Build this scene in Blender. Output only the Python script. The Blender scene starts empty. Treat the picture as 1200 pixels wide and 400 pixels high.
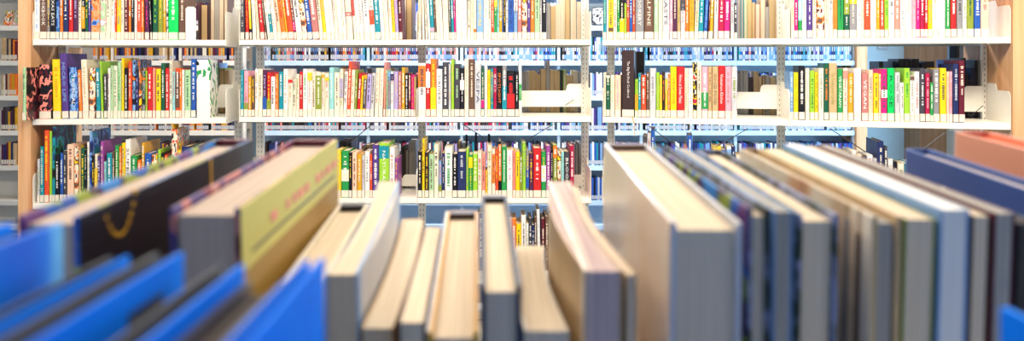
import bpy, math, random
from mathutils import Vector, Matrix
random.seed(7)
C = bpy.context.scene.collection
sc = bpy.context.scene
PI = math.pi

# ------------------------------------------------------------------ camera, world, light, exposure
F, HX, HY, CAMH = 866.7, 580.0, 74.0, 1.45        # focal length in pixels, vanishing point, lens height
cam = bpy.data.cameras.new('camera'); camo = bpy.data.objects.new('camera', cam); C.objects.link(camo)
camo.location = (0, 0, CAMH); camo.rotation_euler = (PI/2, 0, 0)
cam.sensor_width = 36; cam.lens = 26; cam.clip_start = .01
cam.shift_x = (600-HX)/1200; cam.shift_y = (HY-200)/1200
cam.dof.use_dof = True; cam.dof.focus_distance = 3.65; cam.dof.aperture_fstop = 5.6
sc.camera = camo
sc.view_settings.view_transform = 'Standard'; sc.view_settings.look = 'None'
sc.view_settings.gamma = 1; sc.view_settings.exposure = 0.0
sc.view_settings.use_curve_mapping = False
w = bpy.data.worlds.new('daylight'); sc.world = w; w.use_nodes = True
bg = w.node_tree.nodes['Background']; bg.inputs[0].default_value = (.30, .54, 1, 1); bg.inputs[1].default_value = .92

def area(name, loc, rot, sx, sy, power, col):
    l = bpy.data.lights.new(name, 'AREA'); l.shape = 'RECTANGLE'; l.size = sx; l.size_y = sy
    l.energy = power; l.color = col
    o = bpy.data.objects.new(name, l); C.objects.link(o); o.location = loc; o.rotation_euler = rot
    return o
WARM = (1, .90, .76)
COOL = (.40, .70, 1)
# lamps along the ceiling over the aisle between the two ranges, then over the far aisle
LAMPS = [(-1.9, 2.0), (0, 2.0), (1.9, 2.0)]
LPOW = (50, 68, 72)
for i, (x, y) in enumerate(LAMPS):
    area('aisle_lamp_light', (x, y, 2.82), (math.radians(20), 0, 0), 1.5, .3, LPOW[i], WARM)
area('near_stack_fill', (0, .75, 2.82), (0, 0, 0), 3.4, .25, 29, (1, .86, .72))  # warm fill lamp added to brighten the near page tops
area('far_aisle_light', (-2.2, 5.2, 2.82), (0, 0, 0), 2.4, .3, 52, (1, .9, .82))
area('far_aisle_light', (.3, 5.2, 2.82), (0, 0, 0), 1.6, .3, 95, (.84, .86, 1))
area('window_daylight', (4.4, 5.2, 1.7), (0, PI/2, 0), 1.9, 2.6, 270, COOL)

# ------------------------------------------------------------------ materials
def hx(s):
    v = [int(s[i:i+2], 16)/255 for i in (0, 2, 4)]
    return tuple(((c+.055)/1.055)**2.4 if c > .04045 else c/12.92 for c in v) + (1,)
PAL = dict(white='f1ece2', cream='eadfc4', tan='c9a87a', brown='6a4c3c', darkbrown='3b2a28', black='1b191e', charcoal='46434a',
    grey='8e8b8c', palegrey='c6c5c6', navy='26305e', blue='2c58a8', lightblue='7fa8d4', teal='1f8d9c', aqua='93cdcb',
    green='2b9448', lime='9bcb36', brightgreen='12cf5c', darkgreen='1e5a40', olive='8a9636', palegreen='a8cc9c', yellow='f4cd18',
    mustard='d99f22', orange='ee7a28', redorange='e4502c', red='cb2727', crimson='ae1d44', magenta='e2227c', pink='eda6b4',
    salmon='ee8c7c', peach='f3c6a6', plum='55284a', purple='563c84', lilac='b3a2cf', maroon='651d2c', rose='bd7771', violet='9a4a94')
NICE = dict(darkbrown='dark brown', palegrey='pale grey', lightblue='light blue', brightgreen='bright green', lime='lime green',
    darkgreen='dark green', palegreen='pale green', redorange='red-orange')
M = {}
def mat(name, rough=.5, spec=.3):
    m = bpy.data.materials.new(name); m.use_nodes = True
    b = m.node_tree.nodes['Principled BSDF']; b.inputs['Roughness'].default_value = rough
    b.inputs['Specular IOR Level'].default_value = spec
    return m, m.node_tree.nodes, m.node_tree.links, b
def noise_mat(name, cols, scale=(30, 30, 30), rough=.5, spec=.3, ns=1.0, detail=3, hard=False, bump=0):
    m, N, L, b = mat(name, rough, spec)
    tc = N.new('ShaderNodeTexCoord'); mp = N.new('ShaderNodeMapping'); mp.inputs['Scale'].default_value = scale
    nz = N.new('ShaderNodeTexNoise'); nz.inputs['Scale'].default_value = ns; nz.inputs['Detail'].default_value = detail
    rp = N.new('ShaderNodeValToRGB'); L.new(tc.outputs['Object'], mp.inputs[0]); L.new(mp.outputs[0], nz.inputs[0])
    L.new(nz.outputs[0], rp.inputs[0]); L.new(rp.outputs[0], b.inputs['Base Color'])
    if hard: rp.color_ramp.interpolation = 'CONSTANT'
    n = len(cols); e = rp.color_ramp.elements
    for i, c in enumerate(cols):
        p = .3+.4*i/max(1, n-1) if not hard else (.0 if i == 0 else .34+.32*i/n)
        if i < 2: el = e[i]; el.position = p
        else: el = e.new(p)
        el.color = hx(PAL.get(c, c))
    if bump:
        bm = N.new('ShaderNodeBump'); bm.inputs['Strength'].default_value = bump; bm.inputs['Distance'].default_value = .002
        L.new(nz.outputs[0], bm.inputs['Height']); L.new(bm.outputs[0], b.inputs['Normal'])
    return m
def shade(h, k):
    return '%02x%02x%02x' % tuple(max(0, min(255, int(int(h[i:i+2], 16)*k))) for i in (0, 2, 4))
for k, v in PAL.items():
    M[k] = noise_mat(k+'_cover', [shade(v, .94), shade(v, 1.03)], (60, 60, 18), .38, .35)
PHOTO = dict(desert=['blue', 'lightblue', 'orange', 'tan', 'orange', 'brown'], leafy=['darkgreen', 'green', 'white', 'lime', 'olive'],
    food=['brown', 'orange', 'cream', 'maroon', 'yellow'], night=['black', 'navy', 'lightblue', 'black', 'orange'],
    spiral=['black', 'darkgreen', 'teal', 'navy', 'black'], animal=['black', 'black', 'salmon', 'black', 'maroon', 'black'],
    floral=['white', 'pink', 'palegreen', 'cream', 'grey'], panda=['black', 'white', 'white', 'green', 'white'],
    sea=['navy', 'blue', 'lightblue', 'blue', 'teal'], mural=['mustard', 'redorange', 'cream', 'darkbrown', 'yellow'],
    forest=['black', 'darkgreen', 'grey', 'darkgreen', 'orange'], stripes=['crimson', 'yellow', 'black', 'cream', 'red'],
    mono=['black', 'grey', 'white', 'charcoal', 'palegrey'])
for k, v in PHOTO.items():
    M[k] = noise_mat(k+'_picture', v, (1, 1, .7), .32, .4, ns=26 if k not in ('panda', 'spiral', 'animal') else 15, hard=True)
PHOTOWORD = dict(desert='blue and orange desert-picture', leafy='green leafy-picture', food='brown food-picture', night='black and orange picture',
    spiral='dark teal picture', animal='black and red picture', floral='pale floral-picture', panda='black and white picture',
    sea='blue sea-picture', mural='orange mural-picture', forest='dark green picture', stripes='multicoloured patterned', mono='grey picture')
def paper(name, a, b_, sx=1500):
    return noise_mat(name, [a, b_], (sx, 4, 4), .85, .1, detail=2)
M['paper'] = paper('page_edges_cream', 'c2ad90', 'ead9bf')
M['paper_tan'] = paper('page_edges_tan', 'b0905f', 'd9bd92')
M['paper_grey'] = paper('page_edges_grey', '8e8880', 'bdb6aa')
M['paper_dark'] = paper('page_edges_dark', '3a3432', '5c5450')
M['paper_lilac'] = paper('page_edges_cool_tint', 'a08a90', 'e0c9b8', 500)  # lilac cast of the cool light mixed into the page colour
M['paper_white'] = paper('page_edges_white', 'd2d0cc', 'f0ece4')
M['paper_beige'] = paper('page_edges_beige', 'a8968a', 'd2bda8')
M['paper_coral'] = paper('page_edges_coral', 'd8563a', 'e8704c')
M['metal'] = noise_mat('cream_shelf_enamel', ['ece6d6', 'f4efe2'], (6, 6, 6), .35, .4)
M['metal_daylit'] = noise_mat('daylit_blue_shelf_enamel', ['c4dbec', 'd2e6f4'], (6, 6, 6), .35, .4)  # blue cast of the window daylight put into the enamel colour
M['slot'] = noise_mat('slot_shadow_metal', ['7c6c58', '8c7c66'], (9, 9, 9), .6)
M['wire'] = noise_mat('dark_wire', ['2c2e34', '3a3c42'], (9, 9, 9), .4, .5)
M['wood'] = noise_mat('pale_wood_panel', ['c98c5c', 'dba878', 'e2b488'], (22, 22, 1.3), .45, .3, ns=1.4, detail=5)
M['wood_dark'] = noise_mat('brown_wood', ['a07250', 'b98a66'], (16, 16, 1), .5, ns=1.3)
M['carpet'] = noise_mat('grey_carpet', ['4e5058', '6c6e78'], (160, 160, 160), .95, .05, bump=.4)
M['ceil'] = noise_mat('white_ceiling_tile', ['e0ded8', 'ecebe6'], (40, 40, 40), .9, .1)
M['wallblue'] = noise_mat('pale_blue_wall_paint', ['bccdd4', 'c8d8de'], (3, 3, 3), .8, .15)
M['wallcream'] = noise_mat('cream_wall_paint', ['d8d2c4', 'e2dccf'], (3, 3, 3), .8, .15)
M['label'] = noise_mat('white_spine_label', ['ddd0ba', 'e9deca'], (50, 50, 50), .5)
M['bluelit'] = noise_mat('blue_lit_cover', ['0062e0', '0c84f8'], (9, 9, 9), .6, .08, ns=1.2)  # blue of the cool light put into the cover colour
M['bluelit2'] = noise_mat('blue_lit_patterned_cover', ['0060dc', '1080f0', '9af0ff'], (9, 16, 12), .35, ns=1.2)  # same painted blue light, with a paler swirl pattern
M['darkgrey'] = noise_mat('dark_grey_cover', ['2a2d36', '3c4250'], (9, 9, 9), .5)
M['olive_yellow'] = noise_mat('olive_yellow_cover', ['c9bb5c', 'd8cd74'], (9, 9, 9), .35)
M['salmon_cover'] = noise_mat('salmon_board', ['e69a78', 'eca888'], (5, 5, 5), .45)
M['ochre'] = noise_mat('ochre_cover', ['9a7430', 'b08a44'], (9, 9, 9), .4)
M['slate_blue'] = noise_mat('slate_blue_board', ['3d5594', '4a64a6'], (7, 7, 7), .4)
M['beige_art'] = noise_mat('beige_picture_cover', ['d2b28c', 'efdcbc', 'f2e3c8', 'dfae80', 'a46a56'], (9, 9, 7), .3, ns=1.6, detail=4)
M['plastic'] = noise_mat('glossy_plastic_jacket', ['e6d6c0', 'e9dfd0', 'ead2b4', 'b8463c'], (12, 9, 6), .18, .6, ns=1.0)
M['flower_dark'] = noise_mat('dark_flowered_cover', ['1b1d24', '2a3a30', '8a90b0', '1b1d24'], (50, 50, 50), .4)
M['speckle'] = noise_mat('speckled_cover_edge', ['6a3a78', '2a62b8', '9aa83a', '4a2a5a', '3a8ad0'], (22, 22, 22), .4, ns=1.0, hard=True)
M['speckle_rose'] = noise_mat('speckled_rose_cover', ['651d2c', 'bd7771', '4a3a78', '8a3444', 'd09a8c'], (22, 22, 22), .4, ns=1.0, hard=True)
def emis(name, col, s):
    m = bpy.data.materials.new(name); m.use_nodes = True; N = m.node_tree.nodes; N.clear()
    e = N.new('ShaderNodeEmission'); e.inputs[0].default_value = col; e.inputs[1].default_value = s
    o = N.new('ShaderNodeOutputMaterial'); m.node_tree.links.new(e.outputs[0], o.inputs[0]); return m
M['tube'] = emis('lit_lamp_diffuser', (1, .93, .82, 1), 3)
g, N_, L_, b_ = mat('window_glass', .03, .5); b_.inputs['Transmission Weight'].default_value = 1; b_.inputs['Base Color'].default_value = (.9, .96, 1, 1)
M['glass'] = g

# ------------------------------------------------------------------ mesh helpers
class MB:
    def __init__(s): s.v = []; s.f = []; s.mi = []
    def box(s, a, b, mi=0):
        n = len(s.v); (x0, y0, z0), (x1, y1, z1) = a, b
        s.v += [(x0, y0, z0), (x1, y0, z0), (x1, y1, z0), (x0, y1, z0), (x0, y0, z1), (x1, y0, z1), (x1, y1, z1), (x0, y1, z1)]
        for q in ((0, 3, 2, 1), (4, 5, 6, 7), (0, 1, 5, 4), (1, 2, 6, 5), (2, 3, 7, 6), (3, 0, 4, 7)):
            s.f.append(tuple(n+i for i in q)); s.mi.append(mi)
        return s
    def prism(s, poly, axis, a, b, mi=0):
        """poly of (u, v) extruded from a to b along axis 0 (u=y, v=z), 1 (u=x, v=z) or 2 (u=x, v=y)"""
        n = len(s.v); k = len(poly)
        for t in (a, b):
            for u, v in poly: s.v.append((t, u, v) if axis == 0 else (u, t, v) if axis == 1 else (u, v, t))
        s.f.append(tuple(n+i for i in range(k))); s.f.append(tuple(n+k+i for i in reversed(range(k)))); s.mi += [mi, mi]
        for i in range(k):
            j = (i+1) % k; s.f.append((n+i, n+k+i, n+k+j, n+j)); s.mi.append(mi)
        return s
    def tube(s, pts, r, k=6, mi=0):
        n = len(s.v); pts = [Vector(p) for p in pts]
        for i, p in enumerate(pts):
            d = (pts[min(i+1, len(pts)-1)]-pts[max(i-1, 0)]).normalized()
            a = d.orthogonal().normalized(); b = d.cross(a)
            for j in range(k):
                t = 2*PI*j/k; s.v.append(tuple(p+(a*math.cos(t)+b*math.sin(t))*r))
        for i in range(len(pts)-1):
            for j in range(k):
                j2 = (j+1) % k; s.f.append((n+i*k+j, n+i*k+j2, n+i*k+k+j2, n+i*k+k+j)); s.mi.append(mi)
        s.f.append(tuple(n+j for j in range(k))); s.f.append(tuple(n+(len(pts)-1)*k+j for j in reversed(range(k)))); s.mi += [mi, mi]
        return s
    def mesh(s, name, mats):
        me = bpy.data.meshes.new(name); me.from_pydata(s.v, [], s.f)
        for m in (mats if isinstance(mats, (list, tuple)) else [mats]): me.materials.append(M[m] if isinstance(m, str) else m)
        me.polygons.foreach_set('material_index', s.mi)
        import bmesh
        bm = bmesh.new(); bm.from_mesh(me); bmesh.ops.recalc_face_normals(bm, faces=bm.faces); bm.to_mesh(me); bm.free()
        return me
    def build(s, name, mats, parent=None):
        o = bpy.data.objects.new(name, s.mesh(name, mats)); C.objects.link(o)
        if parent: o.parent = parent
        return o
def tag(o, label, cat, group=None, kind=None):
    o['label'] = label; o['category'] = cat
    if group: o['group'] = group
    if kind: o['kind'] = kind
    return o
def thing(name, label, cat, loc=(0, 0, 0), rz=0, group=None):
    o = bpy.data.objects.new(name, None); C.objects.link(o); o.location = loc; o.rotation_euler = (0, 0, rz)
    o.empty_display_size = .05
    return tag(o, label, cat, group)
def struct(o): o['kind'] = 'structure'; return o
def P(px, py, D): return Vector(((px-HX)*D/F, D, CAMH+(HY-py)*D/F))
def X(px, D): return (px-HX)*D/F

# ------------------------------------------------------------------ the room
struct(MB().box((-7, -3, -.1), (6.2, 11, 0)).build('floor', 'carpet'))
struct(MB().box((-7, -3, 2.9), (6.2, 11, 3.0)).build('ceiling', 'ceil'))
struct(MB().box((-7, -3, 0), (-6.9, 11, 2.9)).build('wall_left', 'wallcream'))
bw = MB().box((-6.9, 10.8, 0), (6.2, 11, 2.9)); struct(bw.build('wall_back', 'wallblue'))
# right wall with a band of windows
WX = 4.7
rw = MB().box((WX, -3, 0), (WX+.15, 11, .75)).box((WX, -3, 2.6), (WX+.15, 11, 2.9))
ys = [-3, -1.2, .9, 3.6, 4.0, 6.2, 6.5, 8.6, 11]
for i in range(0, len(ys)-1, 2): rw.box((WX, ys[i], .75), (WX+.15, ys[i+1], 2.6))
ys2 = [(-1.2, .9), (3.6, 4.0)]
rw = MB().box((WX, -3, 0), (WX+.15, 10.8, .75)).box((WX, -3, 2.6), (WX+.15, 10.8, 2.9))
wins = [(-1.6, 1.0), (1.3, 3.7), (4.0, 6.4), (6.7, 9.1)]
edges = [-3]+[v for q in wins for v in q]+[10.8]
for i in range(0, len(edges), 2): rw.box((WX, edges[i], .75), (WX+.15, edges[i+1], 2.6))
struct(rw.build('wall_right', 'wallcream'))
for k, (a, b) in enumerate(wins):
    fr = MB()
    for y0, y1 in ((a, a+.06), (b-.06, b), ((a+b)/2-.02, (a+b)/2+.02)): fr.box((WX+.03, y0, .75), (WX+.1, y1, 2.6))
    fr.box((WX+.03, a, .75), (WX+.1, b, .81)).box((WX+.03, a, 2.54), (WX+.1, b, 2.6))
    fo = struct(fr.build('window_%d' % (k+1), 'metal'))
    MB().box((WX+.06, a+.06, .81), (WX+.066, b-.06, 2.54)).build('pane', 'glass', fo)

# far dividing wall behind the packed disc shelves: pale blue, with a wooden jamb and a dark opening
dw = MB().box((2.6, 8.0, 0), (X(1080, 8.0), 8.12, 2.9)); struct(dw.build('wall_divider', 'wallblue'))
struct(MB().box((X(1078, 7.7), 7.7, 0), (X(1110, 7.7), 8.12, 2.9)).build('column_wood', 'wood_dark'))
th = MB().box((X(1029, 7.97), 7.97, 1.45+.155), (X(1041, 7.97), 8.0, 1.45+.235)).build('thermostat', 'palegrey')
tag(th, 'small pale grey box fixed to the pale blue wall', 'thermostat')
MB().box((X(1032, 7.965), 7.965, 1.45+.18), (X(1038, 7.965), 7.971, 1.45+.22)).build('display', 'grey', th)
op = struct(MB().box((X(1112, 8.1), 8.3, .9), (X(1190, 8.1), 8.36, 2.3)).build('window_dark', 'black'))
for q in (1106, 1128, 1166, 1188):
    MB().box((X(q, 8.25), 8.22, .0), (X(q+5, 8.25), 8.3, 2.9)).build('mullion', 'metal', op)
MB().box((X(1105, 8.25), 8.2, 0), (X(1195, 8.25), 8.3, 1.0)).build('apron_panel', 'wood_dark', op)
MB().box((X(1105, 8.25), 8.2, 1.45+.25), (X(1195, 8.25), 8.3, 2.9)).build('transom_panel', 'metal', op)
ft = MB().box((X(1141, 7.0), 7.0, 1.45+.15), (X(1160, 7.0), 7.12, 1.45+.18)).box((X(1147, 7.0), 7.04, 1.45+.18), (X(1156, 7.0), 7.1, 2.9)).box((X(1143, 7), 7.02, 1.45+.11), (X(1153, 7), 7.1, 1.45+.15))
tag(ft.build('hanging_lamp', 'metal'), 'white hanging fitting in front of the dark opening at the right', 'lamp')

# ceiling lamps over the aisle, and an added one over the near books
def lamp_fixture(x, y, sx, label):
    t = thing('ceiling_lamp', label, 'ceiling lamp', (x, y, 2.9), 0, 'ceiling lamps')
    MB().box((-sx/2-.04, -.2, -.06), (-sx/2, .2, 0)).box((sx/2, -.2, -.06), (sx/2+.04, .2, 0)).box((-sx/2, -.2, -.06), (sx/2, -.16, 0)).box((-sx/2, .16, -.06), (sx/2, .2, 0)).build('housing', 'metal', t)
    MB().box((-sx/2, -.16, -.03), (sx/2, .16, -.02)).build('diffuser', 'tube', t)

lamp_fixture(0, .75, 3.4, 'very long white lamp added out of view to light the near book tops')
for n, (x, y) in zip(('left', 'middle', 'right'), LAMPS):
    lamp_fixture(x, y, 1.5, 'long white ceiling lamp over the aisle, %s of the row of three' % n)

# ------------------------------------------------------------------ books
def sweep_cover(t, h, d, c, bend=0, seg=1, over=0):
    """U-shaped case: spine at y=0, boards to y=d."""
    out, inn = [], []
    r = min(t*.45, .006)
    ydiv = [d - (d-r)*i/seg for i in range(seg+1)]
    bx = lambda y: bend*math.sin(PI*min(1, max(0, y/d)))
    for y in ydiv: out.append((-t/2+bx(y), y)); inn.append((-t/2+c+bx(y), max(y, c)))
    out += [(-t/2+r*.3, r*.3), (-t/2+r, 0), (t/2-r, 0), (t/2-r*.3, r*.3)]
    inn += [(-t/2+c, c), (-t/2+r, c), (t/2-r, c), (t/2-c, c)]
    for y in reversed(ydiv): out.append((t/2+bx(y), y)); inn.append((t/2-c+bx(y), max(y, c)))
    m = MB(); k = len(out)
    for z in (0, h):
        m.v += [(x, y, z) for x, y in out]+[(x, y, z) for x, y in inn]
    o0, i0, o1, i1 = 0, k, 2*k, 3*k
    for i in range(k-1):
        m.f += [(o0+i, o0+i+1, o1+i+1, o1+i), (i0+i, i1+i, i1+i+1, i0+i+1), (o1+i, o1+i+1, i1+i+1, i1+i), (o0+i, i0+i, i0+i+1, o0+i+1)]
    m.f += [(o0, o1, i1, i0), (o0+k-1, i0+k-1, i1+k-1, o1+k-1)]
    m.mi = [0]*len(m.f)
    return m
def page_block(t, h, d, c, hard, bend=0, seg=1):
    ov = .003 if hard else .0004
    m = MB(); x = t/2-c-.0002; y0, y1 = c+.0012, d-(ov if hard else .0006)
    bx = lambda y: bend*math.sin(PI*min(1, max(0, y/d)))
    z0, z1 = ov, h-ov*(1.4 if hard else 1)
    for i in range(seg+1):
        y = y0+(y1-y0)*i/seg
        m.v += [(-x+bx(y), y, z0), (x+bx(y), y, z0), (x+bx(y), y, z1), (-x+bx(y), y, z1)]
    for i in range(seg):
        n = 4*i
        for q in ((0, 1, 5, 4), (1, 2, 6, 5), (2, 3, 7, 6), (3, 0, 4, 7)): m.f.append(tuple(n+a for a in q))
    m.f += [(0, 3, 2, 1), tuple(4*seg+a for a in (0, 1, 2, 3))]; m.mi = [0]*len(m.f)
    return m
def text_mesh(txt, length, height):
    cu = bpy.data.curves.new('title', 'FONT'); cu.body = txt; cu.align_x = 'CENTER'; cu.align_y = 'CENTER'; cu.extrude = .01; cu.resolution_u = 1
    o = bpy.data.objects.new('tmp', cu); C.objects.link(o); bpy.context.view_layer.update()
    me = bpy.data.meshes.new_from_object(o.evaluated_get(bpy.context.evaluated_depsgraph_get()))
    bpy.data.objects.remove(o)
    xs = [v.co.x for v in me.vertices]; ys_ = [v.co.y for v in me.vertices]
    sx = length/(max(xs)-min(xs)); sy = height/(max(ys_)-min(ys_)); cx = (max(xs)+min(xs))/2; cy = (max(ys_)+min(ys_))/2
    for v in me.vertices:      # reads from the top of the spine down
        a, b = (v.co.x-cx)*sx, (v.co.y-cy)*sy
        v.co = (b, -.0005 if v.co.z > 0 else .0004, -a)
    me.name = 'title'
    return me
LIGHT = {'white', 'cream', 'palegrey', 'aqua', 'yellow', 'peach', 'pink', 'palegreen', 'lilac', 'lime', 'tan', 'lightblue', 'floral', 'salmon'}
def make_book(t, h, d, cover, title='auto', text=None, hard=True, paper='paper', label=True, band=None, bend=0, seg=1, marks=True, rnd=random):
    c = min(.0026 if hard else .0009, t*.2)
    root = bpy.data.objects.new('book', None); C.objects.link(root); root.empty_display_size = .03
    sweep_cover(t, h, d, c, bend, seg).build('cover', cover, root)
    page_block(t, h, d, c, hard, bend, seg).build('page_block', paper, root)
    lab = min(.036, h*.17)
    r = min(t*.45, .006)
    wv = t-2*r if t > .02 else t*.8
    wv = max(wv, t*.62)
    if label:
        MB().box((-t*.46, -.0007, .003), (t*.46, .0012, lab)).build('spine_label', 'label', root)
    if band:
        bc, b0, b1 = band
        MB().box((-t*.485, -.0004, h*b0), (t*.485, .0016, h*b1)).build('spine_band', bc, root)
    if title == 'auto':
        title = rnd.choice(['grey', 'tan', 'rose', 'brown', 'charcoal', 'olive', 'tan', 'salmon']) if cover in LIGHT else rnd.choice(['white', 'cream', 'white', 'yellow' if cover not in ('mustard', 'orange') else 'white'])
    if text:
        me = text_mesh(text, h*(.55 if len(text) > 16 else .6), min(t*.46, .015)); me.materials.append(M[title])
        o = bpy.data.objects.new('title', me); C.objects.link(o); o.parent = root; o.location = (0, -.0004, h*.56)
    elif marks and cover not in PHOTO:
        m = MB(); z1 = h*rnd.uniform(.86, .95); z0 = max(lab+.01, h*rnd.uniform(.2, .45)); z = z1
        ww = t*rnd.uniform(.15, .27)
        while z > z0:
            k = rnd.uniform(.003, .007)
            u = ww*rnd.uniform(.6, 1)
            if rnd.random() < .82: m.box((-u, -.0006, z-k), (u, .0012, z))
            z -= k+rnd.uniform(.0015, .003)
            if rnd.random() < .12: z -= .004; ww = t*rnd.uniform(.12, .25)
        m.build('title', title, root)
    return root

# ------------------------------------------------------------------ the shelving in focus: three ranges of double-sided stacks
ZS = [.114, -.262, -.658, -1.05, -1.34]           # shelf tops relative to the lens
ZA = [.1126, -.266, -.664, -1.05, -1.34]
class Range:
    def __init__(s, p0, p1, bays, zs, name, word):
        (xa, Da), (xb, Db) = p0, p1
        s.a = Vector((X(xa, Da), Da)); s.b = Vector((X(xb, Db), Db)); s.dir = (s.b-s.a).normalized()
        s.ang = math.atan2(s.dir.y, s.dir.x); s.len = (s.b-s.a).length; s.zs = zs
        s.bays = [0]+[s.u(q) for q in bays]+[s.len]
        s.word = word
        s.mat = Matrix.Translation((s.a.x, s.a.y, 0)) @ Matrix.Rotation(s.ang, 4, 'Z')
    def u(s, px, off=0):
        k = (px-HX)/F                      # ray x = k*y ; line a + u*dir (+ off along the depth)
        ax, ay = s.a.x-math.sin(s.ang)*off, s.a.y+math.cos(s.ang)*off
        return (k*ay-ax)/(s.dir.x-k*s.dir.y)
    def depth(s, u, off=0): return s.a.y+s.dir.y*u+math.cos(s.ang)*off
    def place(s, o, u, y, z, rz=0): o.location = s.mat @ Vector((u, y, CAMH+z)); o.rotation_euler = (0, 0, s.ang+rz)
SD, CY, HT = .25, .262, 2.15
RA = Range((38, 3.5), (265, 3.6), [], ZA, 'A', 'leftmost bay')
RB = Range((280, 3.6), (693, 3.6), [488.5], ZS, 'B', '')
RD = Range((706, 3.6), (1185, 3.2), [925], ZS, 'D', '')
BAYWORD = {('A', 0): 'leftmost bay', ('B', 0): 'second bay from left', ('B', 1): 'middle bay', ('D', 0): 'fourth bay from left', ('D', 1): 'rightmost bay'}
ROWWORD = ['top shelf', 'middle shelf', 'third shelf', 'fourth shelf', 'bottom shelf']
def upright(parent, u, zt=HT):
    m = MB().box((u-.019, CY-.012, 0), (u-.0165, CY+.012, zt)).box((u+.0165, CY-.012, 0), (u+.019, CY+.012, zt)).box((u-.0165, CY-.009, 0), (u+.0165, CY+.009, zt))
    o = m.build('upright', 'metal', parent)
    s = MB(); z = .12
    while z < zt-.05:
        for q in (-.0085, .0085): s.box((u+q-.0014, CY-.0096, z), (u+q+.0014, CY-.006, z+.010))
        z += .0254
    s.build('slots', 'slot', o)
    return o
def plate_poly(h, d, step=False):
    pts = [(0, -.03), (d, -.03), (d, h+.03), (d*.62, h+.03)]
    r = .03; cx, cz = r, h-r
    pts += [(d*.55, h)]
    for i in range(5):
        t = PI/2+PI/2*i/4; pts.append((cx+r*math.cos(t), cz+r*math.sin(t)))
    return pts
def build_range(R, key, label, ends):
    root = thing('book_stack', label, 'shelving', (R.a.x, R.a.y, 0), R.ang)
    for k, u in enumerate(R.bays):
        uu = u+(.0 if 0 < k < len(R.bays)-1 else (.022 if k == 0 else -.0))
        upright(root, uu)
    for side in (0, 1):
        for k in range(len(R.bays)-1):
            u0, u1 = R.bays[k]+.003, R.bays[k+1]-.003
            for zi, z in enumerate(R.zs):
                z += CAMH
                ya, yb = (0, SD-.004) if side == 0 else (CY+.014+SD, CY+.014)
                m = MB().box((u0, min(ya, yb), z-.004), (u1, max(ya, yb), z))
                f0, f1 = (0, .004) if side == 0 else (ya-.004, ya)
                m.box((u0, f0, z-.028), (u1, f1, z-.004))
                m.box((u0, f0, z-.028), (u1, f1+.012 if side == 0 else f1, z-.025))
                sh = m.build('shelf', 'metal', root)
                for uq, sgn in ((R.bays[k], 1), (R.bays[k+1], -1)):
                    x0, x1 = sorted((uq+sgn*.0006, uq+sgn*.0024))
                    pl = plate_poly(.14, SD-.004)
                    if side: pl = [(CY*2-q, v) for q, v in pl]
                    b = MB(); b.prism([(q, v+z) for q, v in pl], 0, x0, x1); b.build('bracket', 'metal', sh)
        # low back stops down the middle with a raised end
    for k in range(len(R.bays)-1):
        u0, u1 = R.bays[k]+.02, R.bays[k+1]-.02
        for zi, z in enumerate(R.zs[:4]):
            if zi == 0: continue
            z += CAMH; q = 1 if zi == 1 else .5
            poly = [(u0, z+.035*q), (u1, z+.035*q), (u1, z+.155*q), (u1-.065, z+.155*q), (u1-.075, z+.145*q), (u1-.08, z+.118*q), (u0, z+.118*q)]
            MB().prism(poly, 1, SD-.004, SD-.001).build('back_stop', 'metal', root)
    return root
sA = build_range(RA, 'A', 'cream metal library stack with a wooden end panel, leftmost of the three', 0)
sB = build_range(RB, 'B', 'cream metal library stack two bays wide, in the middle of the three', 0)
sD = build_range(RD, 'D', 'cream metal library stack at the right, angled towards the lens', 0)
def end_panel(parent, u0, u1):
    MB().box((u0, -.012, 0), (u1, CY*2+.012, 2.2)).build('end_panel', 'wood', parent)
end_panel(sA, -.058, -.002)
end_panel(sD, RD.len+.002, RD.len+.055)
cn = MB().box((-.06, -.02, 2.2), (RA.len+.02, CY*2+.02, 2.24)).build('canopy_top', 'metal', sA)
cn = MB().box((-.02, -.02, 2.2), (RB.len+.02, CY*2+.02, 2.24)).build('canopy_top', 'metal', sB)
cn = MB().box((-.02, -.02, 2.2), (RD.len+.06, CY*2+.02, 2.24)).build('canopy_top', 'metal', sD)

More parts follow.
